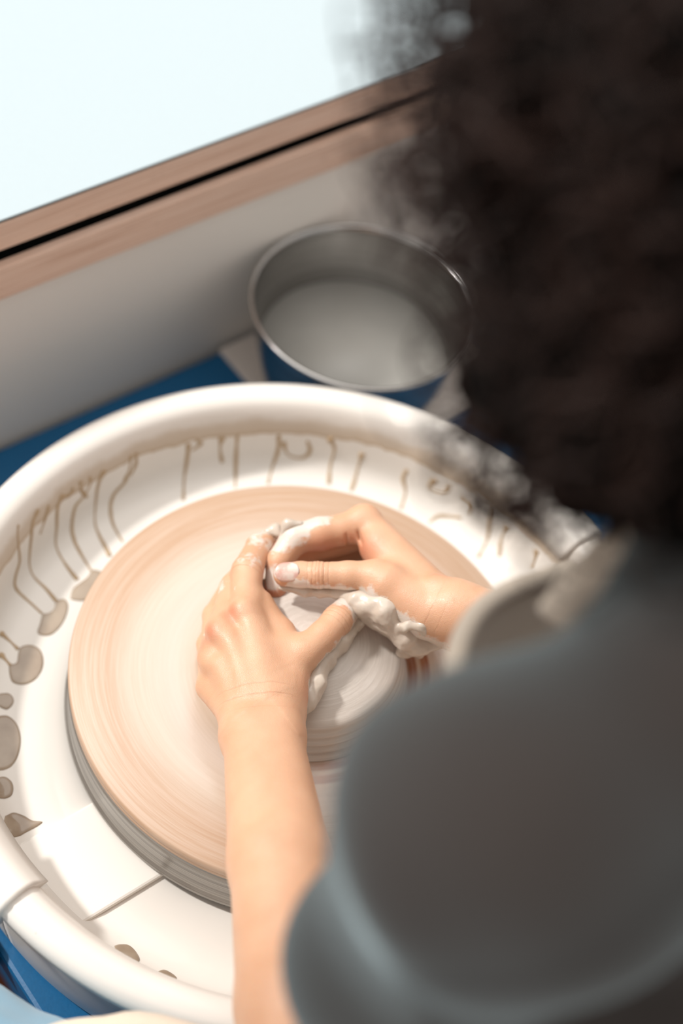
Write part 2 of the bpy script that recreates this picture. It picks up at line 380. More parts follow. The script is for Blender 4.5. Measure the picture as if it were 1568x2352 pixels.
    c = t.mix(t.math('MULTIPLY', msk, .85), skin, srgb(226, 216, 206)); t.base(c)
    vo = t.n('ShaderNodeTexVoronoi', feature='DISTANCE_TO_EDGE'); t.l(t.mapping(co, (1, 1, 1)), vo.inputs['Vector']); vo.inputs['Scale'].default_value = 900
    hgt = t.math('ADD', t.math('MULTIPLY', t.ramp(vo.outputs['Distance'], [(0, (0, 0, 0, 1)), (.25, (1, 1, 1, 1))]), .5), t.math('MULTIPLY', t.math('MULTIPLY', msk, nz), 2.0))
    fine2 = t.noise(t.mapping(co, (1, 1, 1)), 420, 3, .6); hgt = t.math('ADD', t.math('MULTIPLY', t.math('ADD', hgt, fine2), .5), t.math('MULTIPLY', acc, -2.2)); t.bump(hgt, .45, .0006); t.l(t.ramp(msk, [(0, (.42,) * 3), (1, (.25,) * 3)]), t.b.inputs['Roughness']); M['skin'] = t.m
    t = NT('nail', .22, srgb(222, 176, 162), Coat_Weight=.3); nz = t.noise(t.coord(), 120, 4); t.base(t.ramp(nz, [(.45, srgb(214, 166, 152)), (.62, srgb(226, 206, 194))])); M['nail'] = t.m
    t = NT('clinging_clay', .3, Subsurface_Weight=.05, Coat_Weight=.3, Coat_Roughness=.2); co = t.coord(); nz = t.noise(co, 90, 3, .5); t.base(t.mix(nz, srgb(196, 178, 162), srgb(212, 198, 184))); t.bump(nz, .3, .0015); M['smear'] = t.m
    def cloth(name, a, b, scale, bmp, rough=.9, sheen=.3):
        t = NT(name, rough, Sheen_Weight=sheen, Sheen_Roughness=.5); co = t.coord(); nz = t.noise(co, 9, 5); wv = t.noise(co, scale, 3, .8)
        c = t.mix(nz, a, b); c = t.mix(t.math('MULTIPLY', wv, .35), c, tuple(x * .6 for x in a[:3]) + (1,)); t.base(c); t.bump(wv, bmp, .001); return t.m
    M['shirt'] = cloth('grey_jersey', srgb(38, 29, 25), srgb(50, 41, 36), 700, .2, sheen=.42); M['shirt'].node_tree.nodes['Principled BSDF'].inputs['Sheen Tint'].default_value = (.72, .92, .98, 1)
    M['apron'] = cloth('beige_canvas', srgb(222, 204, 182), srgb(236, 222, 206), 500, .3)
    M['denim'] = cloth('light_denim', srgb(120, 164, 190), srgb(150, 186, 206), 600, .4)
    M['eye'] = simple('eye_white', srgb(235, 230, 225), .15); M['shoe_dark'] = simple('iris_brown', srgb(48, 26, 14), .2)
    M['shoe'] = simple('canvas_shoe', srgb(180, 175, 170), .8)
    t = NT('dark_hair', .7, Specular_IOR_Level=.12); nz = t.noise(t.coord(), 30, 3); t.base(t.mix(nz, srgb(5, 2, 1), srgb(12, 5, 2))); M['hair'] = t.m
    t = NT('curl_hair', .5, Specular_IOR_Level=.3); nz = t.noise(t.coord(), 25, 3); t.base(t.mix(nz, srgb(20, 9, 5), srgb(52, 27, 16))); M['curl'] = t.m
    M['floor'] = simple('terracotta_floor', srgb(112, 58, 34), .6, 12, .15, .1)
    M['wall'] = simple('plaster_wall', srgb(232, 228, 222), .8, 40, .03, .1)
    M['frame'] = simple('painted_frame', srgb(238, 236, 232), .4)
    t = NT('glass', 0.0, (1, 1, 1, 1), Transmission_Weight=1.0, IOR=1.05); M['glass'] = t.m
    M['wood'] = simple('stool_wood', srgb(150, 108, 72), .5, 30, .1, .1)
build_mats()

# ------------------------------------------------------------------ setting
def structure(o): o['kind'] = 'structure'; return o
structure(box('floor', (-2.2, 2.2, -2.0, 1.2, -.62, -.56), M['floor'], bev=0))
def wall_back():
    X0, X1, Z0, Z1 = -2.0, 1.0, .34, 1.95; xa, xb, za, zb, ya, yb = -2.2, 2.2, -.56, 2.1, 1.06, 1.18
    v, f = [], []
    for b in ((xa, X0, ya, yb, za, zb), (X1, xb, ya, yb, za, zb), (X0, X1, ya, yb, za, Z0), (X0, X1, ya, yb, Z1, zb)):
        a, c = box_vf(*b); k = len(v); v += a; f += [tuple(i + k for i in q) for q in c]
    w = structure(mesh_obj('wall_back', v, f, M['wall'], origin=(0, 1.1, -.56), smooth=False))
    wn = thing('window_1', None, None, ((X0 + X1) / 2, 1.12, Z0)); wn['kind'] = 'structure'
    for b in ((X0, X0 + .05), (X1 - .05, X1)): box('frame', (b[0], b[1], 1.09, 1.15, Z0, Z1), M['frame'], wn)
    for z in ((Z0, Z0 + .05), (Z1 - .05, Z1)): box('frame', (X0, X1, 1.095, 1.145, z[0], z[1]), M['frame'], wn)
wall_back()

# worktop and cabinet
YP = .3940
wt = thing('worktop', 'plywood worktop with a bright white laminate surface above the bowl', 'worktop', (.1, .7, .1165))
box('plywood_board', (-1.1, 1.3, YP, 1.06, .1180, .1496), M['ply'], wt, .0012)
box('laminate_sheet', (-1.1, 1.3, YP - .0005, 1.06, .1497, .1515), M['laminate'], wt, .0006)
box('edge_line', (-1.1, 1.3, YP - .0012, YP + .003, .1492, .1503), M['dark_line'], wt, 0)
cb = thing('cabinet', 'white cabinet front with a plywood rail behind the wheel', 'cabinet', (.1, .7, -.56))
box('rail', (-1.1, 1.3, YP - .009, YP - .0003, .0730, .1090), M['ply'], cb, .0012)
box('front_panel', (-1.1, 1.3, YP, YP + .018, -.56, .0850), M['panel'], cb, 0)
box('carcass', (-1.08, 1.28, YP + .060, 1.04, -.56, .1175), M['dark_line'], cb, 0)

# ------------------------------------------------------------------ wheel
wh = thing('pottery_wheel', "electric potter's wheel with blue table and grey metal wheel head", 'pottery wheel', (0, 0, -.56))
tt = box('table_top', (-.2810, .44, -.27, .388, -.145, -.1185), M['blue'], wh, .004)
box('motor_housing', (-.25, .40, -.24, .36, -.36, -.145), M['blue'], wh, .012)
for x in (-.25, .39):
    for y in (-.235, .315):
        vv, ff = tube_vf([(x, y, -.145), (x * 1.02, y * 1.02, -.545)], .016, 12); mesh_obj('leg', vv, ff, M['dark_metal'], wh)
        vv, ff = tube_vf([(x * 1.02, y * 1.02, -.56), (x * 1.02, y * 1.02, -.54)], .022, 12); mesh_obj('foot', vv, ff, M['dark_metal'], wh)
cbx = box('control_box', (-.40, -.2812, -.028, .06, -.150, -.104), M['dark_metal'], wh, .006)
vv, ff = tube_vf([(-.35, -.028, -.125), (-.35, -.036, -.125)], .012, 16); mesh_obj('control_knob', vv, ff, M['dark_metal'], wh)
revolve('shaft', [(0, -.118), (.022, -.118), (.022, -.03), (0, -.03)], M['wheel_metal'], wh, seg=32)
revolve('wheel_head', [(0, -.045), (.150, -.045), (.1735, -.0455), (.1755, -.0500), (.1795, -.0505), (.1805, -.048), (.1800, -.0455), (.1785, -.0445), (.1775, -.041), (.1775, -.020), (.1780, -.0165), (.1765, -.0135), (0, -.013)], M['wheel_metal'], wh, seg=200)
bt = thing('throwing_bat', 'round beige bat with slip rings lying on the wheel head', 'pottery bat', (0, 0, -.013))
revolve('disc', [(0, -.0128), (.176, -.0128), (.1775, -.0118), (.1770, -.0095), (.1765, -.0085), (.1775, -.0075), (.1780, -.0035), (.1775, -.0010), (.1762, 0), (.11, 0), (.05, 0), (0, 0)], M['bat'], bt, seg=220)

# splash pan
PROF = [(.060, -.057), (.225, -.057), (.236, -.0555), (.2435, -.051), (.2475, -.045), (.2500, -.036), (.2545, -.018), (.2590, -.006), (.2625, .0005), (.2670, .0040), (.2740, .0055), (.2820, .0050), (.2880, .0015), (.2903, -.0040), (.2900, -.0110), (.2860, -.0135), (.2820, -.0150), (.2800, -.0400), (.2765, -.0800), (.2725, -.1120), (.2705, -.1178), (.2670, -.1178), (.2640, -.0640), (.060, -.0640)]
def pan_hit(px, py):
    d = ray(px, py); d = d / np.linalg.norm(d)
    for t in np.arange(0.9, 1.8, .0004):
        p = CAM + d * t; r = math.hypot(p[0], p[1])
        if r < .262 and p[2] < .0:
            z = np.interp(r, [q[0] for q in PROF[:10]], [q[1] for q in PROF[:10]])
            if p[2] <= z: return p
    return CAM + d * ((-.057 - CAM[2]) / d[2])
pan = thing('splash_pan', 'large cream plastic splash pan around the wheel, slip drips inside', 'splash pan', (0, 0, -.1178))
rev = [(r, z) for r, z in PROF]
YS = -.025
aL = pi + math.asin(.025 / .26)
revolve('pan_half', rev, M['pan'], pan, seg=150, a0=-math.asin(.025 / .26), a1=aL, closed=True)
revolve('pan_half', rev, M['pan'], pan, seg=150, a0=aL + .0008, a1=2 * pi - math.asin(.025 / .26) - .0008, closed=True)
for s in (-1, 1):             # raised joint channels and rim laps where the halves meet
    x0, x1 = (-.2535, -.150) if s < 0 else (.150, .2535)
    box('joint_channel', (x0, x1, -.0635, .0135, -.058, -.0528), M['pan_clean'], pan, .002)
    a = sorted((atan2(-.028 if s > 0 else -.046, s * .287), atan2(.047 if s > 0 else .03, s * .287)))
    if s < 0: a = [atan2(.03, -.287), atan2(-.046, -.287) + 2 * pi]
    cap = [(.2500, -.010), (.2565, -.002), (.2615, .0045), (.2680, .0085), (.2760, .0100), (.2860, .0085), (.2925, .0040), (.2950, -.0040), (.2945, -.0160), (.2905, -.0170), (.2870, -.0100), (.2700, -.002), (.2580, -.010)]
    revolve('rim_lap', cap, M['pan_clean'], pan, seg=24, a0=a[0], a1=a[1], closed=True)

def blob(name, poly, z, mat, parent, th=.0009, label=None):
    P = np.array([at(x, y, z) for x, y in poly]); P = spline(np.vstack([P, P[:1]]), len(poly) * 4)[:-1]
    c = P.mean(0); n = len(P); c[2] = np.interp(math.hypot(c[0], c[1]), [k_[0] for k_ in PROF[:10]], [k_[1] for k_ in PROF[:10]]); vs = [c + (0, 0, th + .0003)]; fs = []
    for k, (s, h) in enumerate(((.6, 1.0), (.88, .9), (.97, .55), (1.0, 0.0))):
        for p in P: q = c + (p - c) * s; vs.append((q[0], q[1], np.interp(math.hypot(q[0], q[1]), [k_[0] for k_ in PROF[:10]], [k_[1] for k_ in PROF[:10]]) + .0001 + th * h))
    for i in range(n): fs.append((0, 1 + i, 1 + (i + 1) % n))
    for k in range(3):
        for i in range(n): fs.append((1 + k * n + i, 1 + (k + 1) * n + i, 1 + (k + 1) * n + (i + 1) % n, 1 + k * n + (i + 1) % n))
    return mesh_obj(name, vs, fs, mat, parent)
PUD = [[(97, 1410), (112, 1408), (124, 1398), (130, 1380), (148, 1376), (157, 1390), (152, 1415), (138, 1440), (118, 1458), (97, 1460), (86, 1452), (92, 1432)],
       [(20, 1528), (38, 1522), (42, 1500), (48, 1486), (70, 1481), (92, 1492), (100, 1515), (96, 1540), (80, 1562), (55, 1573), (30, 1568), (22, 1550)],
       [(160, 1375), (168, 1352), (182, 1340), (200, 1326), (212, 1309), (228, 1311), (240, 1320), (230, 1350), (200, 1378), (175, 1380)],
       [(-5, 1595), (18, 1592), (30, 1602), (31, 1615), (20, 1628), (10, 1629), (-5, 1620)],
       [(-30, 1660), (0, 1645), (20, 1645), (40, 1665), (48, 1700), (40, 1740), (20, 1765), (-10, 1770), (-30, 1740)],
       [(-10, 1790), (10, 1785), (26, 1795), (31, 1812), (25, 1830), (5, 1838), (-10, 1835)],
       [(12, 1880), (30, 1868), (55, 1874), (75, 1885), (98, 1889), (62, 1912), (28, 1932), (6, 1925)],
       [(262, 2178), (275, 2172), (295, 2172), (312, 2188), (320, 2212), (300, 2232), (270, 2215)],
       [(358, 2240), (375, 2231), (392, 2238), (405, 2252), (395, 2268), (370, 2262)]]
for p in PUD: blob('slip_puddle', p, -.0569, M['slip'], pan)
DR = [[(42, 1205), (40, 1225), (43, 1260), (45, 1290), (36, 1320), (34, 1345), (45, 1362), (70, 1385), (97, 1410)],
      [(88, 1170), (75, 1200), (72, 1230), (68, 1270), (68, 1300), (78, 1325), (105, 1352), (130, 1382)],
      [(145, 1135), (132, 1165), (130, 1210), (128, 1250), (140, 1280), (160, 1310), (178, 1332)],
      [(205, 1095), (208, 1110), (192, 1140), (172, 1165), (165, 1210), (172, 1245), (190, 1280), (210, 1312)],
      [(240, 1080), (226, 1110), (220, 1150), (218, 1200), (228, 1230), (245, 1262), (252, 1278)],
      [(300, 1045), (298, 1075), (288, 1105), (262, 1135), (254, 1165), (258, 1200), (270, 1225), (282, 1245)],
      [(433, 1018), (430, 1050), (423, 1100), (421, 1150)], [(545, 1000), (542, 1040), (541, 1090), (540, 1120)],
      [(510, 1005), (505, 1030), (510, 1062)], [(640, 998), (638, 1035), (625, 1075), (615, 1112)],
      [(650, 1015), (662, 1045), (695, 1052), (712, 1035), (705, 1012)], [(755, 1005), (768, 1030), (758, 1070), (755, 1112)],
      [(832, 1040), (822, 1075), (812, 1112), (806, 1128)], [(935, 1078), (925, 1100), (931, 1130), (920, 1170)],
      [(1000, 1100), (985, 1120), (1020, 1132), (1032, 1115)], [(1060, 1140), (1085, 1160), (1078, 1180)],
      [(1130, 1165), (1125, 1200), (1118, 1240), (1098, 1280)], [(1165, 1205), (1150, 1240), (1146, 1278)], [(1060, 1190), (1010, 1185), (985, 1200)],
      [(1232, 1262), (1226, 1290), (1220, 1305)], [(0, 1452), (20, 1470), (42, 1492)], [(0, 1500), (25, 1530)], [(112, 1160), (104, 1190), (92, 1226)],
      [(168, 1120), (160, 1135), (142, 1140)], [(185, 1105), (186, 1125), (200, 1142)], [(312, 1040), (312, 1065), (300, 1092)], [(450, 1012), (462, 1018), (440, 1035)]]
for dl in DR:
    P = np.array([pan_hit(*q) for q in spline(np.array(dl, float), len(dl) * 5)])
    w = .0015 + .0005 * np.sin(np.linspace(0, 7, len(P)) + dl[0][0]); w[:3] *= 1.6
    wl = np.clip((np.hypot(P[:, 0], P[:, 1]) - .225) / .022, 0, 1)[:, None]; nr = wl * np.c_[-P[:, 0] * 3.9, -P[:, 1] * 3.9, np.full(len(P), .2)] + (1 - wl) * np.array([0, 0, 1.]); P = P + nr * .0002
    P[1:-1] = (P[:-2] + P[1:-1] * 2 + P[2:]) / 4
    vv, ff = tube_vf(P, w, 6, .35, nr); mesh_obj('slip_drip', vv, ff, M['dry_slip'], pan)
P = spline([pan_hit(*q) for q in [(296, 1085), (290, 1098), (283, 1112)]], 8); vv, ff = tube_vf(P, .0028 * np.sin(np.linspace(.5, 2.8, 8)), 8, .3, np.c_[-P[:, 0], -P[:, 1], P[:, 2] * 0]); mesh_obj('slip_drip', vv, ff, M['dry_slip'], pan)

# clay on the bat
cl = thing('clay_lump', 'low round lump of wet grey clay centred under the two hands', 'clay', (0, 0, 0))
pr = [(0, .0490), (.003, .0486), (.006, .0468), (.009, .0472), (.020, .0462), (.033, .0440), (.046, .0405), (.058, .0362), (.0655, .0330), (.0688, .0312), (.0700, .0285), (.0700, .0262), (.0708, .0248), (.0722, .0236), (.0727, .0215), (.0722, .0196), (.0730, .0180), (.0748, .0166), (.0752, .0140), (.0744, .0125), (.0752, .0108), (.0768, .0092), (.0770, .0070), (.0764, .0055), (.0785, .0034), (.0800, .0008), (.0800, .0003), (.03, .0003), (0, .0003)]
revolve('body', pr, M['clay'], cl, seg=200)

# bowl, water, board
bd = box('shelf_board', (.1960, .430, .20, .3875, -.1183, -.1130), M['board'], bev=.0015); tag(bd, 'flat white board lying on the blue table under the metal bowl', 'board')
BC = (.2768, .2858)
bowl = thing('metal_bowl', 'brushed steel bowl of cloudy water standing behind the splash pan', 'bowl', (BC[0], BC[1], -.1128))
bp = [(0, -.1128), (.060, -.1128), (.072, -.1105), (.081, -.103), (.0860, -.088), (.0950, -.050), (.1020, -.009), (.1026, -.0050), (.1040, -.0022), (.1058, -.0008), (.1060, .0010), (.1040, .0018), (.1016, .0004), (.1010, -.0050), (.0935, -.050), (.0845, -.088), (.079, -.102), (.070, -.109), (.060, -.1112), (0, -.1112)]
revolve('shell', bp, M['steel'], bowl, BC, 128)
wa = revolve('water', [(0, -.060), (.0908, -.060), (.0838, -.088), (.078, -.1015), (.070, -.1085), (0, -.1110)], M['water'], None, BC, 96, origin=(BC[0], BC[1], -.111)); tag(wa, 'cloudy grey water filling the steel bowl', 'water', kind='stuff')

# ------------------------------------------------------------------ person
person = thing('person', 'dark-haired person in grey shirt and beige apron shaping clay with both hands', 'person', (-.02, -.56, -.56))
A = lambda x, y, z: at(x, y, z)
mm = .001
def chain(pts):               # pts: (px, py, z, r in mm)
    P = [A(*p[:3]) for p in pts]; return [C(P[i], P[i + 1], pts[i][3] * mm, pts[i + 1][3] * mm) for i in range(len(P) - 1)]

SHL = dep(1165, 1905, .625); ELL = A(722, 2560, .115); WRL = A(600, 1690, .058)
SHR = np.array([.130, -.285, .450]); ELR = np.array([.215, -.290, .110]); WRR = A(1045, 1412, .074)
upn = np.array([-.25, -.25, .93])
# left hand
ML = [C(A(632, 1600, .060), A(567, 1402, .058), .0140, .0115), C(A(600, 1605, .060), A(512, 1450, .054), .0140, .0110),
      C(A(568, 1615, .056), A(492, 1512, .044), .0135, .0105), C(A(545, 1640, .050), A(486, 1578, .033), .0130, .0105),
      C(A(632, 1500, .056), A(648, 1452, .052), .0110, .0080), C(A(600, 1500, .048), A(590, 1450, .045), .0130, .0110),
      C(A(655, 1640, .052), A(672, 1500, .056), .0150, .0140), C(A(615, 1560, .044), A(560, 1560, .038), .0150, .0140), C(A(598, 1385, .052), A(640, 1452, .050), .0090, .0085), C(A(600, 1430, .050), A(660, 1490, .050), .0100, .0100)]
FL = ML + [C(A(626, 1690, .056), A(580, 1690, .054), .0215, .0210, upn, .82), C(A(625, 1690, .056), A(625, 1650, .056), .0215, .0190), C(A(575, 1690, .054), A(560, 1650, .052), .0205, .0160)]
f1, f2 = ELL, WRL
side = np.array([.8, -.6, 0.]); side /= np.linalg.norm(side)
mid = WRL * .62 + ELL * .38; mid2 = WRL * .25 + ELL * .75
FL += [C(WRL + side * .007, mid + side * .006, .0215, .0285), C(WRL - side * .006, mid - side * .005, .0205, .0285), C(mid, mid2, .0320, .0380), C(mid2, ELL, .0380, .0360), C(ELL, ELL * .6 + SHL * .4, .0350, .0350)]
DL = [chain([(700, 1500, .060, 13), (742, 1462, .061, 11.5), (775, 1425, .060, 11.5), (797, 1400, .058, 10.5)]),
      chain([(563, 1398, .058, 11.5), (568, 1312, .054, 11.8), (594, 1256, .047, 9.8), (622, 1233, .042, 7.6)]),
      chain([(508, 1446, .054, 10.8), (537, 1345, .042, 9.6), (580, 1285, .030, 8.6), (612, 1262, .024, 7.8)]),
      chain([(490, 1512, .044, 10.2), (494, 1415, .026, 9.4), (530, 1350, .014, 8.6), (560, 1320, .011, 7.6)]),
      chain([(486, 1575, .033, 9.6), (478, 1480, .018, 8.4), (500, 1420, .012, 7.8), (520, 1390, .010, 7.0)])]
# right hand (seen from its thumb side)
MRt = [C(A(985, 1356, .074), A(838, 1203, .066), .0160, .0125), C(A(990, 1370, .056), A(855, 1215, .047), .0155, .0120),
       C(A(990, 1385, .040), A(870, 1225, .030), .0150, .0115), C(A(985, 1400, .030), A(885, 1245, .017), .0140, .0105),
       C(A(985, 1405, .074), A(885, 1345, .076), .0210, .0160), C(A(930, 1330, .070), A(868, 1262, .066), .0150, .0130), C(A(960, 1400, .055), A(890, 1350, .048), .0180, .0150)]
FR = MRt + [C(A(1020, 1392, .076), A(1010, 1392, .050), .0190, .0180), C(A(1048, 1410, .080), A(1040, 1408, .062), .0215, .0205)]
midr = WRR * .62 + ELR * .38; mid2r = WRR * .25 + ELR * .75; zz = np.array([0, 0, 1.])
FR += [C(WRR + zz * .007, midr + zz * .005, .0215, .0280), C(WRR - zz * .009, midr - zz * .006, .0210, .0280), C(midr, mid2r, .0310, .0390), C(mid2r, ELR, .0390, .0390), C(ELR, ELR * .6 + SHR * .4, .0390, .0420)]
DRt = [chain([(885, 1340, .078, 15.5), (860, 1326, .078, 13.0), (800, 1322, .076, 10.6), (728, 1321, .073, 9.9), (690, 1320, .070, 9.6), (655, 1320, .067, 9.0)]),
       chain([(838, 1203, .066, 12.5), (790, 1216, .064, 12.0), (735, 1226, .062, 12.8), (678, 1237, .059, 11.4), (640, 1292, .050, 9.8), (633, 1352, .040, 8.6)]),
       chain([(858, 1222, .042, 11.5), (705, 1270, .032, 9.5), (655, 1320, .030, 9.0), (650, 1375, .028, 8.0)]),
       chain([(875, 1230, .024, 11.0), (735, 1276, .018, 9.5), (680, 1320, .022, 8.8), (650, 1350, .018, 8.0)]),
       chain([(885, 1245, .017, 10.5), (770, 1275, .015, 9.0), (715, 1310, .011, 8.0), (690, 1330, .010, 7.4)])]
def creases(L, carve=()):     # (centre, axis, width, depth, reach)
    def ex(P, d):
        for pr_ in carve:
            q = cone_d(P, pr_)
            if q.min() < .01: d = -smin(-d, q, .0022)
        for (c, a, w, dp, R) in L:
            q = P - c; q2 = (q * q).sum(1)
            if q2.min() > R * R: continue
            t = q @ a; d = d + dp * np.exp(-(t / w) ** 2) * np.clip(1.6 - 1.6 * q2 / (R * R), 0, 1)
        return d
    return ex
def cre(p, q, s, w, dp, R):   # crease across the segment p->q at fraction s
    p = np.array(p, float); q = np.array(q, float); a = (q - p) / np.linalg.norm(q - p); return ((p + (q - p) * s).astype(np.float32), a.astype(np.float32), w, dp, R)
th0, th1 = A(800, 1322, .076), A(690, 1320, .070)
CR = [cre(th0, th1, s, .00055, .0007, .016) for s in (.50, .60, .68, .74)] + [cre(th0, th1, .40, .0007, .0004, .014), cre(th0, th1, .84, .0005, .0003, .012)]
ip0, ip1 = A(838, 1203, .066), A(678, 1237, .059)
CR += [cre(A(838, 1240, .066), A(770, 1262, .060), s, .0010, .0020, .012) for s in (.15, .55)] + [cre(ip0, ip1, .52, .0009, .0016, .011), cre(ip0, ip1, .95, .0009, .0014, .012)]
lt0, lt1 = A(742, 1462, .061), A(797, 1400, .058)
CL = [cre(lt0, lt1, s, .0006, .0005, .016) for s in (.45, .56, .66)]
CL += [cre(A(568, 1312, .054), A(594, 1256, .047), s, .0007, .0005, .015) for s in (-.05, .08, .9)]
# raised tendons and knuckles on the left dorsum
KN = [C(A(560, 1408, .0665), A(557, 1400, .0670), .0075), C(A(505, 1455, .0610), A(503, 1450, .0610), .0070), C(A(488, 1520, .049), A(487, 1518, .049), .0065),
      C(A(530, 1470, .0640), A(575, 1600, .0655), .0040, .0050), C(A(575, 1440, .0668), A(610, 1600, .0668), .0040, .0050), C(A(505, 1530, .056), A(550, 1630, .059), .0040, .0045),
      ]
FL += KN; FR += [C(A(836, 1188, .070), A(832, 1188, .070), .0085), C(A(1003, 1345, .090), A(1001, 1345, .090), .0070)]
def bounds(f):
    lo = np.min([np.minimum(p[0] - p[2], p[1] - p[3]) for p in f.prims], 0); hi = np.max([np.maximum(p[0] + p[2], p[1] + p[3]) for p in f.prims], 0); return lo, hi
fl_ = field(FL, DL, .008, .007, .0012, creases(CL)); fr_ = field(FR, DRt, .008, .007, .0012, creases(CR, [C(A(806, 1234, .077), A(803, 1282, .072), .0016, .0026), C(A(833, 1222, .082), A(810, 1284, .075), .0012, .0024), C(A(748, 1258, .072), A(762, 1285, .066), .0010, .0020)]))
VL, QL = polygonise(fl_, .00125, *bounds(fl_)); VR, QR = polygonise(fr_, .00125, *bounds(fr_))
VL = relax(VL, QL, 1, .4); VR = relax(VR, QR, 1, .4)

# torso, head and legs
NB = np.array([-.035, -.300, .525]); HC = np.array([-.036, -.185, .640]) + MR[:, 0] * .012
fdir = np.array([.10, .55, -.83]); fdir /= np.linalg.norm(fdir); hx = np.cross(fdir, [0, .83, .55]); hx /= np.linalg.norm(hx); hup = np.cross(hx, fdir)
KNL = np.array([-.375, -.125, -.035]); KNR = np.array([.54, -.17, -.035]); HPL = np.array([-.105, -.545, -.01]); HPR = np.array([.085, -.545, -.01])
AKL = np.array([-.36, -.16, -.47]); AKR = np.array([.53, -.20, -.47])
hp = lambda a, b, c: HC + hx * a + fdir * b + hup * c
TORSO = [C((-.06, -.56, .0), (.04, -.56, .0), .125), C((-.04, -.53, .10), (.02, -.53, .10), .105), C((-.07, -.45, .25), (.02, -.44, .25), .110), C((-.09, -.375, .36), (.05, -.365, .36), .100),
         C(SHL + (.02, -.01, -.005), NB + (-.03, -.01, -.03), .050, .054), C(SHR + (-.02, -.01, -.005), NB + (.03, -.01, -.03), .052, .050), C((-.035, -.38, .44), (-.035, -.35, .46), .085)]
ARMS = [C(SHL, ELL * .5 + SHL * .5, .046, .034), C(ELL * .5 + SHL * .5, ELL * .75 + SHL * .25, .034, .032), C(SHR, ELR * .5 + SHR * .5, .050, .040), C(ELR * .5 + SHR * .5, ELR * .75 + SHR * .25, .040, .038)]
LEGS = [C(HPL, KNL, .092, .062), C(HPR, KNR, .092, .062), C(KNL, AKL, .058, .036), C(KNR, AKR, .058, .036)]
HEAD = [C(NB, hp(0, -.02, -.06), .054, .052), C(hp(0, -.025, .02), hp(0, -.01, .035), .077), C(hp(0, .02, -.02), hp(0, .035, -.05), .068, .052), C(hp(0, .055, -.085), hp(0, .06, -.09), .026),
        C(hp(-.03, .02, .0), hp(.03, .02, .0), .055), C(hp(-.025, .06, .012), hp(.025, .06, .012), .022)]
FACE = [[C(hp(0, .078, .005), hp(0, .096, -.030), .007, .0105), C(hp(-.010, .088, -.032), hp(.010, .088, -.032), .0065)], [C(hp(-.018, .083, -.062), hp(.018, .083, -.062), .0055)], [C(hp(-.015, .081, -.072), hp(.015, .081, -.072), .0065)],
        [C(hp(-.085, -.02, .01), hp(-.082, -.015, -.03), .012, .008, hx, .5)], [C(hp(.085, -.02, .01), hp(.082, -.015, -.03), .012, .008, hx, .5)]]
def sockets(P, d):
    for s in (-1, 1):
        q = P - hp(s * .031, .088, -.002).astype(np.float32); d = d + .008 * np.exp(-(q * q).sum(1) / .015 ** 2)
    return d
FEET = [C(AKL, AKL + (-.01, .04, -.055), .034, .030), C(AKL + (0, -.01, -.055), AKL + (-.03, .16, -.065), .034, .026), C(AKR, AKR + (.01, .04, -.055), .034, .030), C(AKR + (0, -.01, -.055), AKR + (.03, .16, -.065), .034, .026)]
fb = field(TORSO + ARMS + LEGS + HEAD + FEET, FACE, .03, .006, .004, sockets); fb.margin = .05
VB, QB = polygonise(fb, .005, *bounds(fb), B=8)
VV = np.vstack([VB, VL, VR]); QQ = np.vstack([QB, QL + len(VB), QR + len(VB) + len(VL)])
body = mesh_obj('body', VV, QQ, M['skin'], person)
def spheres(L):
    s = np.zeros(len(VV))
    for (c, r, g) in L:
        d = np.linalg.norm(VV - c, axis=1); s = np.maximum(s, g * np.clip(1.35 - d / r, 0, 1))
    return s
for s_ in (-1, 1):
    ey = hp(s_ * .031, .070, -.002)
    vs, fs = tube_vf([ey + fdir * .0115 * math.sin(a) for a in np.linspace(-1.5, 1.5, 9)], [.0120 * math.cos(a) for a in np.linspace(-1.5, 1.5, 9)], 14); eye = mesh_obj('eye', vs, fs, M['eye'], person)
    vs, fs = tube_vf([ey + fdir * .0100, ey + fdir * .0119], [.0056, .0030], 14); mesh_obj('iris', vs, fs, M['shoe_dark'], eye)
hand = np.zeros(len(VV), bool); hand[len(VB):] = True
slip = spheres([(A(668, 1205, .070), .020, 1.0), (A(720, 1190, .070), .018, .85), (A(640, 1240, .062), .014, 1.0), (A(628, 1330, .050), .014, .8), (A(640, 1310, .074), .010, .7), (A(690, 1355, .066), .014, .95), (A(740, 1362, .066), .014, .9),
                (A(790, 1368, .066), .016, .9), (A(850, 1395, .070), .020, .9), (A(920, 1450, .066), .022, .95), (A(990, 1480, .060), .020, .8), (A(620, 1225, .045), .012, 1.0), (A(590, 1232, .050), .012, .7), (A(598, 1300, .052), .010, .6), (A(562, 1350, .064), .014, .42), (A(572, 1290, .062), .016, .5), (A(590, 1250, .055), .012, .6), (A(770, 1470, .056), .012, .7), (A(745, 1500, .054), .012, .7),  # left index spots paint its sunlit white into the clay coat
                (A(800, 1440, .052), .014, .95), (A(770, 1490, .052), .016, .9), (A(745, 1530, .050), .016, .9), (A(725, 1590, .050), .016, .85), (A(705, 1630, .048), .012, .8), (A(785, 1380, .068), .010, .45), (A(475, 1440, .05), .016, .5), (A(515, 1360, .045), .014, .6)])
red = spheres([(A(531, 1407, .068), .008, .6), (A(483, 1450, .064), .008, .6), (A(808, 1262, .072), .014, 1.0), (A(740, 1262, .058), .014, .7), (A(860, 1265, .070), .014, .6), (A(625, 1350, .040), .012, .9), (A(790, 1385, .066), .008, .6), (A(600, 1330, .05), .010, .6),
               (A(470, 1480, .05), .012, .4), (A(1000, 1340, .09), .008, .5), (A(690, 1600, .05), .016, .5), (A(1100, 1480, .06), .03, .4)])
slip[~hand] = 0; red[~hand] = 0
attr(body, 'slip', slip); attr(body, 'red', red)

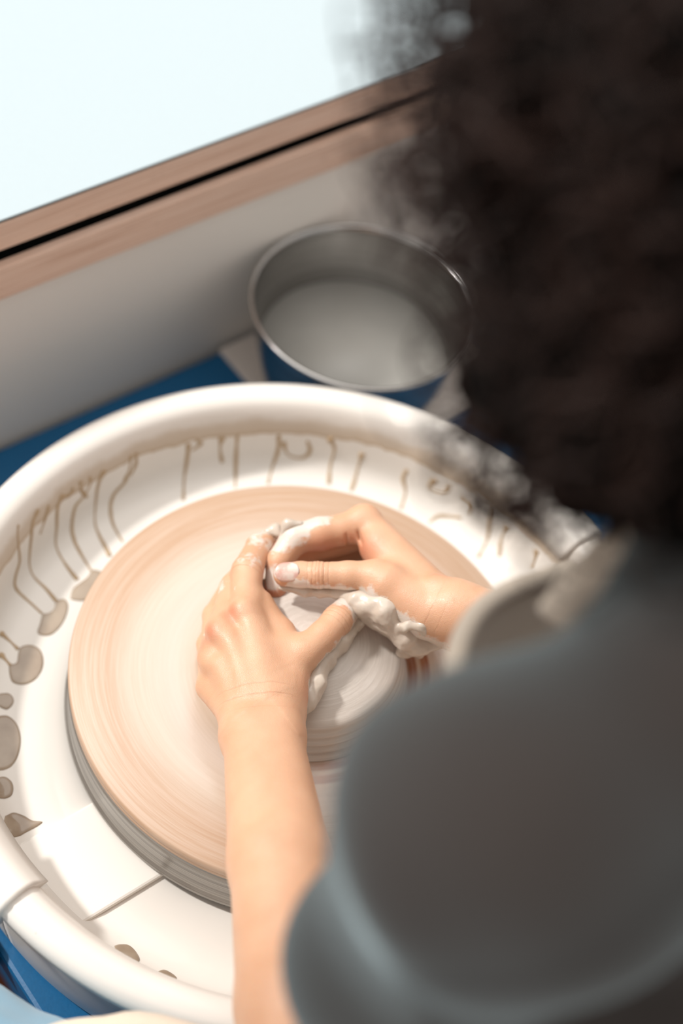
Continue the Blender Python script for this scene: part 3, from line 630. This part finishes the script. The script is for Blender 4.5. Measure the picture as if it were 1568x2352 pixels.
# thumb nails
def nail(c, along, nrm, L, Wd, label):
    along = along / np.linalg.norm(along); nrm = nrm - along * (nrm @ along); nrm /= np.linalg.norm(nrm); b = np.cross(along, nrm); vs, fs = [], []
    nu, nv = 14, 12
    for i in range(nu):
        for j in range(nv):
            u = -1 + 2 * i / (nu - 1); v = -1 + 2 * j / (nv - 1); k = sqrt(max(0, 1 - .55 * u * u)) ; x = u * L; y = v * Wd * sqrt(max(.02, 1 - abs(u) ** 3.2))
            vs.append(c + along * x + b * y - nrm * (y * y / (2 * Wd) * .85 + x * x * 12.0 * .25))
    for i in range(nu - 1):
        for j in range(nv - 1): fs.append((i * nv + j, (i + 1) * nv + j, (i + 1) * nv + j + 1, i * nv + j + 1))
    o = mesh_obj('thumb_nail', vs, fs, M['nail'], person); sm = o.modifiers.new('s', 'SOLIDIFY'); sm.thickness = .0007; sm.offset = 0
    return tag(o, label)
tocam = lambda p: (CAM - p) / np.linalg.norm(CAM - p)
c = A(659, 1313, .0775); nail(c, A(690, 1316, .07) - A(655, 1318, .067), tocam(c) * 1.0 + np.array([0, .10, .1]), .0090, .0072, 'pale pink thumb nail smeared with clay')
c = A(819, 1404, .061); nail(c, A(800, 1395, .06) - A(770, 1430, .06), tocam(c) * .25 + np.array([.75, -.45, .05]), .0070, .0058, 'thumb nail seen edge-on under wet clay')

# wet clay clinging to both hands
def smear(name, prims, kb, amp, label, h=.0011):
    def ex(P, d): return d + amp * vnoise(P, 150.) + amp * .25 * vnoise(P + 3.1, 420.)
    f = field(prims, [], kb, .004, .003, ex); f.margin = .02
    Vv, Q = polygonise(f, h, *bounds(f)); Vv = relax(Vv, Q, 1, .3)
    return tag(mesh_obj(name, Vv, Q, M['smear'], person), label)
S1 = [C(A(645, 1350, .058), A(700, 1358, .060), .0030, .0032), C(A(700, 1358, .060), A(785, 1366, .062), .0032, .0045), C(A(785, 1366, .062), A(830, 1385, .067), .0048, .0085), C(A(830, 1388, .068), A(885, 1400, .073), .0085, .0105), C(A(885, 1402, .073), A(902, 1432, .066), .0100, .0080),
      C(A(850, 1410, .060), A(905, 1440, .056), .0085, .0090), C(A(905, 1440, .060), A(935, 1462, .060), .0075, .0080), C(A(935, 1440, .074), A(965, 1432, .078), .0035, .0055), C(A(965, 1432, .078), A(972, 1450, .074), .0055, .0030),
      C(A(935, 1462, .056), A(955, 1480, .050), .0100, .0080), C(A(940, 1475, .048), A(930, 1500, .036), .0075, .0040), C(A(955, 1485, .045), A(960, 1500, .036), .0055, .0040), C(A(960, 1480, .052), A(1035, 1484, .056), .0060, .0015), C(A(930, 1470, .05), A(922, 1495, .036), .0040, .0030)]
smear('clay_smear', S1, .006, .0034, 'thick wet clay along the lower edge of the right hand')
S2 = [C(A(824, 1394, .053), A(820, 1428, .051), .0028, .0044), C(A(818, 1430, .051), A(784, 1472, .051), .0048, .0066), C(A(784, 1472, .051), A(744, 1518, .050), .0066, .0070), C(A(742, 1520, .049), A(722, 1570, .048), .0074, .0082), C(A(722, 1570, .048), A(704, 1615, .047), .0082, .0066), C(A(704, 1615, .047), A(699, 1642, .046), .0050, .0015)]
smear('clay_smear', S2, .005, .0028, 'wet clay under the left thumb and wrist')
S3 = [C(A(618, 1222, .050), A(632, 1214, .052), .0045, .0035), C(A(632, 1214, .052), A(640, 1228, .052), .0038, .0028), C(A(612, 1240, .046), A(606, 1280, .044), .0030, .0028), C(A(660, 1206, .068), A(690, 1204, .070), .0040, .0030), C(A(660, 1206, .068), A(648, 1240, .060), .0035, .0030)]
smear('clay_smear', S3, .004, .0022, 'wet clay between the touching fingertips')

# shirt
LO = MR[:, 0] * .005
SH = [C(p[0], p[1], p[2] + .010, p[3] + .010) for p in TORSO[:7]] + [C(dep(1045, 1800, .68), dep(1100, 1790, .66), .034, .040), C(NB + (-.02, .005, -.01), NB + (-.05, -.02, -.02), .062, .060), C(SHL, ELL * .40 + SHL * .60 + LO, .060, .049), C(ELL * .40 + SHL * .60 + LO, ELL * .90 + SHL * .10 + LO * 4.5, .048, .037), C(SHR, ELR * .45 + SHR * .55, .066, .060), C(ELR * .45 + SHR * .55, ELR * .86 + SHR * .14, .060, .052)]
def folds(P, d):
    w = P @ np.array([.55, -.5, .66], np.float32); n = vnoise(P, 7.) * 1.2
    return d + np.clip(.0055 * np.sin(w * 44 + n * 9) * np.clip(vnoise(P + 5, 6.) * 3 + .6, 0, 1) + .018 * vnoise(P + 9, 12.) - .003, -.020, .0045)
fs_ = field(SH, [], .03, .01, .01, folds); fs_.margin = .06
VS, QS = polygonise(fs_, .005, *bounds(fs_), B=8)
tag(mesh_obj('shirt', VS, QS, M['shirt'], person), 'dark grey jersey shirt with soft folds over shoulder and sleeve')
# jeans
JN = [C(p[0], p[1], p[2] + .010, p[3] + .010) for p in LEGS] + [C((-.06, -.56, -.01), (.04, -.56, -.01), .128)]
fj_ = field(JN, [], .03, .01, .01, lambda P, d: d + .010 * vnoise(P, 16.) + .004 * vnoise(P, 60.)); fj_.margin = .06
VJ, QJ = polygonise(fj_, .006, *bounds(fj_), B=8)
tag(mesh_obj('jeans', VJ, QJ, M['denim'], person), 'light blue denim jeans over the bent legs')
for s, a in ((-1, AKL), (1, AKR)):
    f = field([C(a + (0, -.02, -.055), a + (s * .03, .165, -.064), .040, .031), C(a, a + (0, 0, -.04), .042, .042)], [], .03, .01, .01); f.margin = .05
    v, q = polygonise(f, .006, *bounds(f), B=8); v[:, 2] = np.maximum(v[:, 2], -.559); mesh_obj('shoe', v, q, M['shoe'], person)

# apron: bib standing off the chest, neck strap, skirt over the thighs
def sheet(name, rows, mat, parent, th=.0022, n1=40, n2=24):
    R = [spline(r, n1) for r in rows]; R = np.array(R); G = np.array([spline(R[:, j], n2) for j in range(n1)])
    F = [(j * n2 + i, j * n2 + i + 1, (j + 1) * n2 + i + 1, (j + 1) * n2 + i) for j in range(n1 - 1) for i in range(n2 - 1)]
    o = mesh_obj(name, G.reshape(-1, 3), F, mat, parent); s = o.modifiers.new('s', 'SOLIDIFY'); s.thickness = th; s.offset = 0; return o
top = np.array([dep(1048, 1590, .80), dep(1046, 1530, .815), dep(1062, 1465, .835), dep(1100, 1405, .86), dep(1160, 1362, .89), dep(1230, 1335, .92), dep(1310, 1308, .95)])
dn = np.array([-.005, -.13, -.24])
bib = sheet('apron_bib', [top, top + dn * .3 + (0, .006, 0), top + dn * .75, top + dn * 1.02], M['apron'], person, .003)
hemv, hemf = tube_vf(spline(top, 50), .0060, 10); mesh_obj('apron_hem', hemv, hemf, M['apron'], person)
sp = spline([dep(1275, 1425, .76), dep(1330, 1352, .735), dep(1410, 1268, .70), dep(1500, 1185, .665), dep(1600, 1120, .64), dep(1700, 1090, .63)], 40)
vv, ff = tube_vf(sp, .0105, 10, .25, np.array([dep(1400, 1300, .3) - dep(1400, 1300, .6)] * 40)); mesh_obj('apron_strap', vv, ff, M['apron'], person)
sk = [[at(20, 2420, .020), at(110, 2356, .035), at(230, 2336, .045), at(420, 2344, .045), (-.12, -.335, .03), (0, -.35, .0), (.12, -.34, .02), (.27, -.24, .045), (.40, -.17, .0)],
      [(-.36, -.26, -.02), (-.31, -.26, .035), (-.26, -.27, .055), (-.20, -.33, .06), (-.12, -.40, .07), (0, -.41, .05), (.12, -.40, .07), (.27, -.32, .055), (.40, -.26, -.0)],
      [(-.28, -.38, -.0), (-.24, -.40, .05), (-.18, -.42, .09), (-.14, -.43, .105), (-.10, -.44, .12), (0, -.43, .13), (.08, -.44, .12), (.16, -.42, .09), (.24, -.38, 0)]]
sheet('apron_skirt', [np.array(r) for r in sk], M['apron'], person, .003)

# hair: dense core and many wavy locks
HD = lambda dx, dy, dz=0.0: HC + MR @ np.array([dx, dy, dz])
core = field([C(hp(0, -.03, .03), hp(0, -.015, .045), .088), C(hp(-.006, -.045, -.02), hp(.02, -.045, -.02), .088), C(HD(-.056, .070, .01), HD(.02, .072, .01), .046), C(HD(-.012, -.055, .01), HD(.02, -.06, .02), .058), C(HD(-.058, .03, .02), HD(-.048, .0, .02), .040),
              C(HD(.03, .080, -.01), HD(.07, .085, .0), .052), C(HC + (.055, .01, -.03), HC + (.05, -.03, -.04), .050)], [], .02, .01, .01,
             lambda P, d: np.maximum(d + .016 * vnoise(P, 34.) + .010 * vnoise(P, 80.), .050 - np.sqrt((((P - (hp(0, .085, -.04)).astype(np.float32))) ** 2).sum(1)))); core.margin = .05
vh, qh = polygonise(core, .005, *bounds(core), B=8); mesh_obj('hair_core', vh, qh, M['hair'], person)
def locks(name, N, mat, rad, len_rng, out_rng, amp, seed, bias=False):
    r = np.random.default_rng(seed); V_, F_ = [], []; off = 0; made = 0
    ok = vh[np.linalg.norm(vh - HC, axis=1) > .075]
    while made < N:
        v = ok[r.integers(len(ok))]; d = v - HC; d /= np.linalg.norm(d)
        if d @ fdir > .62: continue
        if bias and r.random() > np.clip((d @ np.array([-.55, .80, .1]) + .25) * 1.1, .04, 1): continue
        n = 18; Lh = r.uniform(*len_rng); out = r.uniform(*out_rng)
        g = np.array([0, 0, -.8]) - hup * .3 + r.normal(size=3) * .45; tan = g - d * (g @ d); tan /= np.linalg.norm(tan) + 1e-9
        t = np.linspace(0, 1, n)[:, None]; b = np.cross(tan, d); ph = r.random() * 6; am = r.uniform(*amp); fr = r.uniform(1.2, 2.6)
        P = v - d * .004 + tan * Lh * t + d * (out * np.sin(t * 2.3) - .35 * Lh * t * t * (1 - min(1, out * 25)))
        P = P + am * (np.sin(t * fr * 2 * pi + ph) * b + np.cos(t * fr * 2 * pi + ph) * d) * np.minimum(1, t * 3)
        R = rad * r.uniform(.6, 1.3) * (1 - t[:, 0] * .7); vv, ff = tube_vf(P, R, 4, None, d + .01)
        V_.append(vv); F_ += [tuple(i + off for i in q) for q in ff]; off += len(vv); made += 1
    return tag(mesh_obj(name, np.vstack(V_), F_, mat, person), kind='stuff')
locks('hair_locks', 1300, M['hair'], .0028, (.04, .08), (.001, .006), (.003, .008), 3)
locks('hair_curls', 130, M['curl'], .0022, (.05, .09), (.010, .034), (.005, .011), 5, True)
locks('hair_wisps', 420, M['curl'], .0012, (.05, .10), (.008, .036), (.005, .012), 6, True)

# stool under the person
st = thing('stool', 'wooden stool under the seated person', 'stool', (-.01, -.57, -.56))
revolve('seat', [(0, -.190), (.165, -.190), (.172, -.183), (.172, -.171), (.165, -.163), (0, -.163)], M['wood'], st, (-.01, -.57), 48)
for a in range(4):
    x, y = cos(a * pi / 2 + .78), sin(a * pi / 2 + .78); vv, ff = tube_vf([(-.01 + x * .13, -.57 + y * .13, -.188), (-.01 + x * .18, -.57 + y * .18, -.56)], .015, 10); mesh_obj('leg', vv, ff, M['wood'], st)
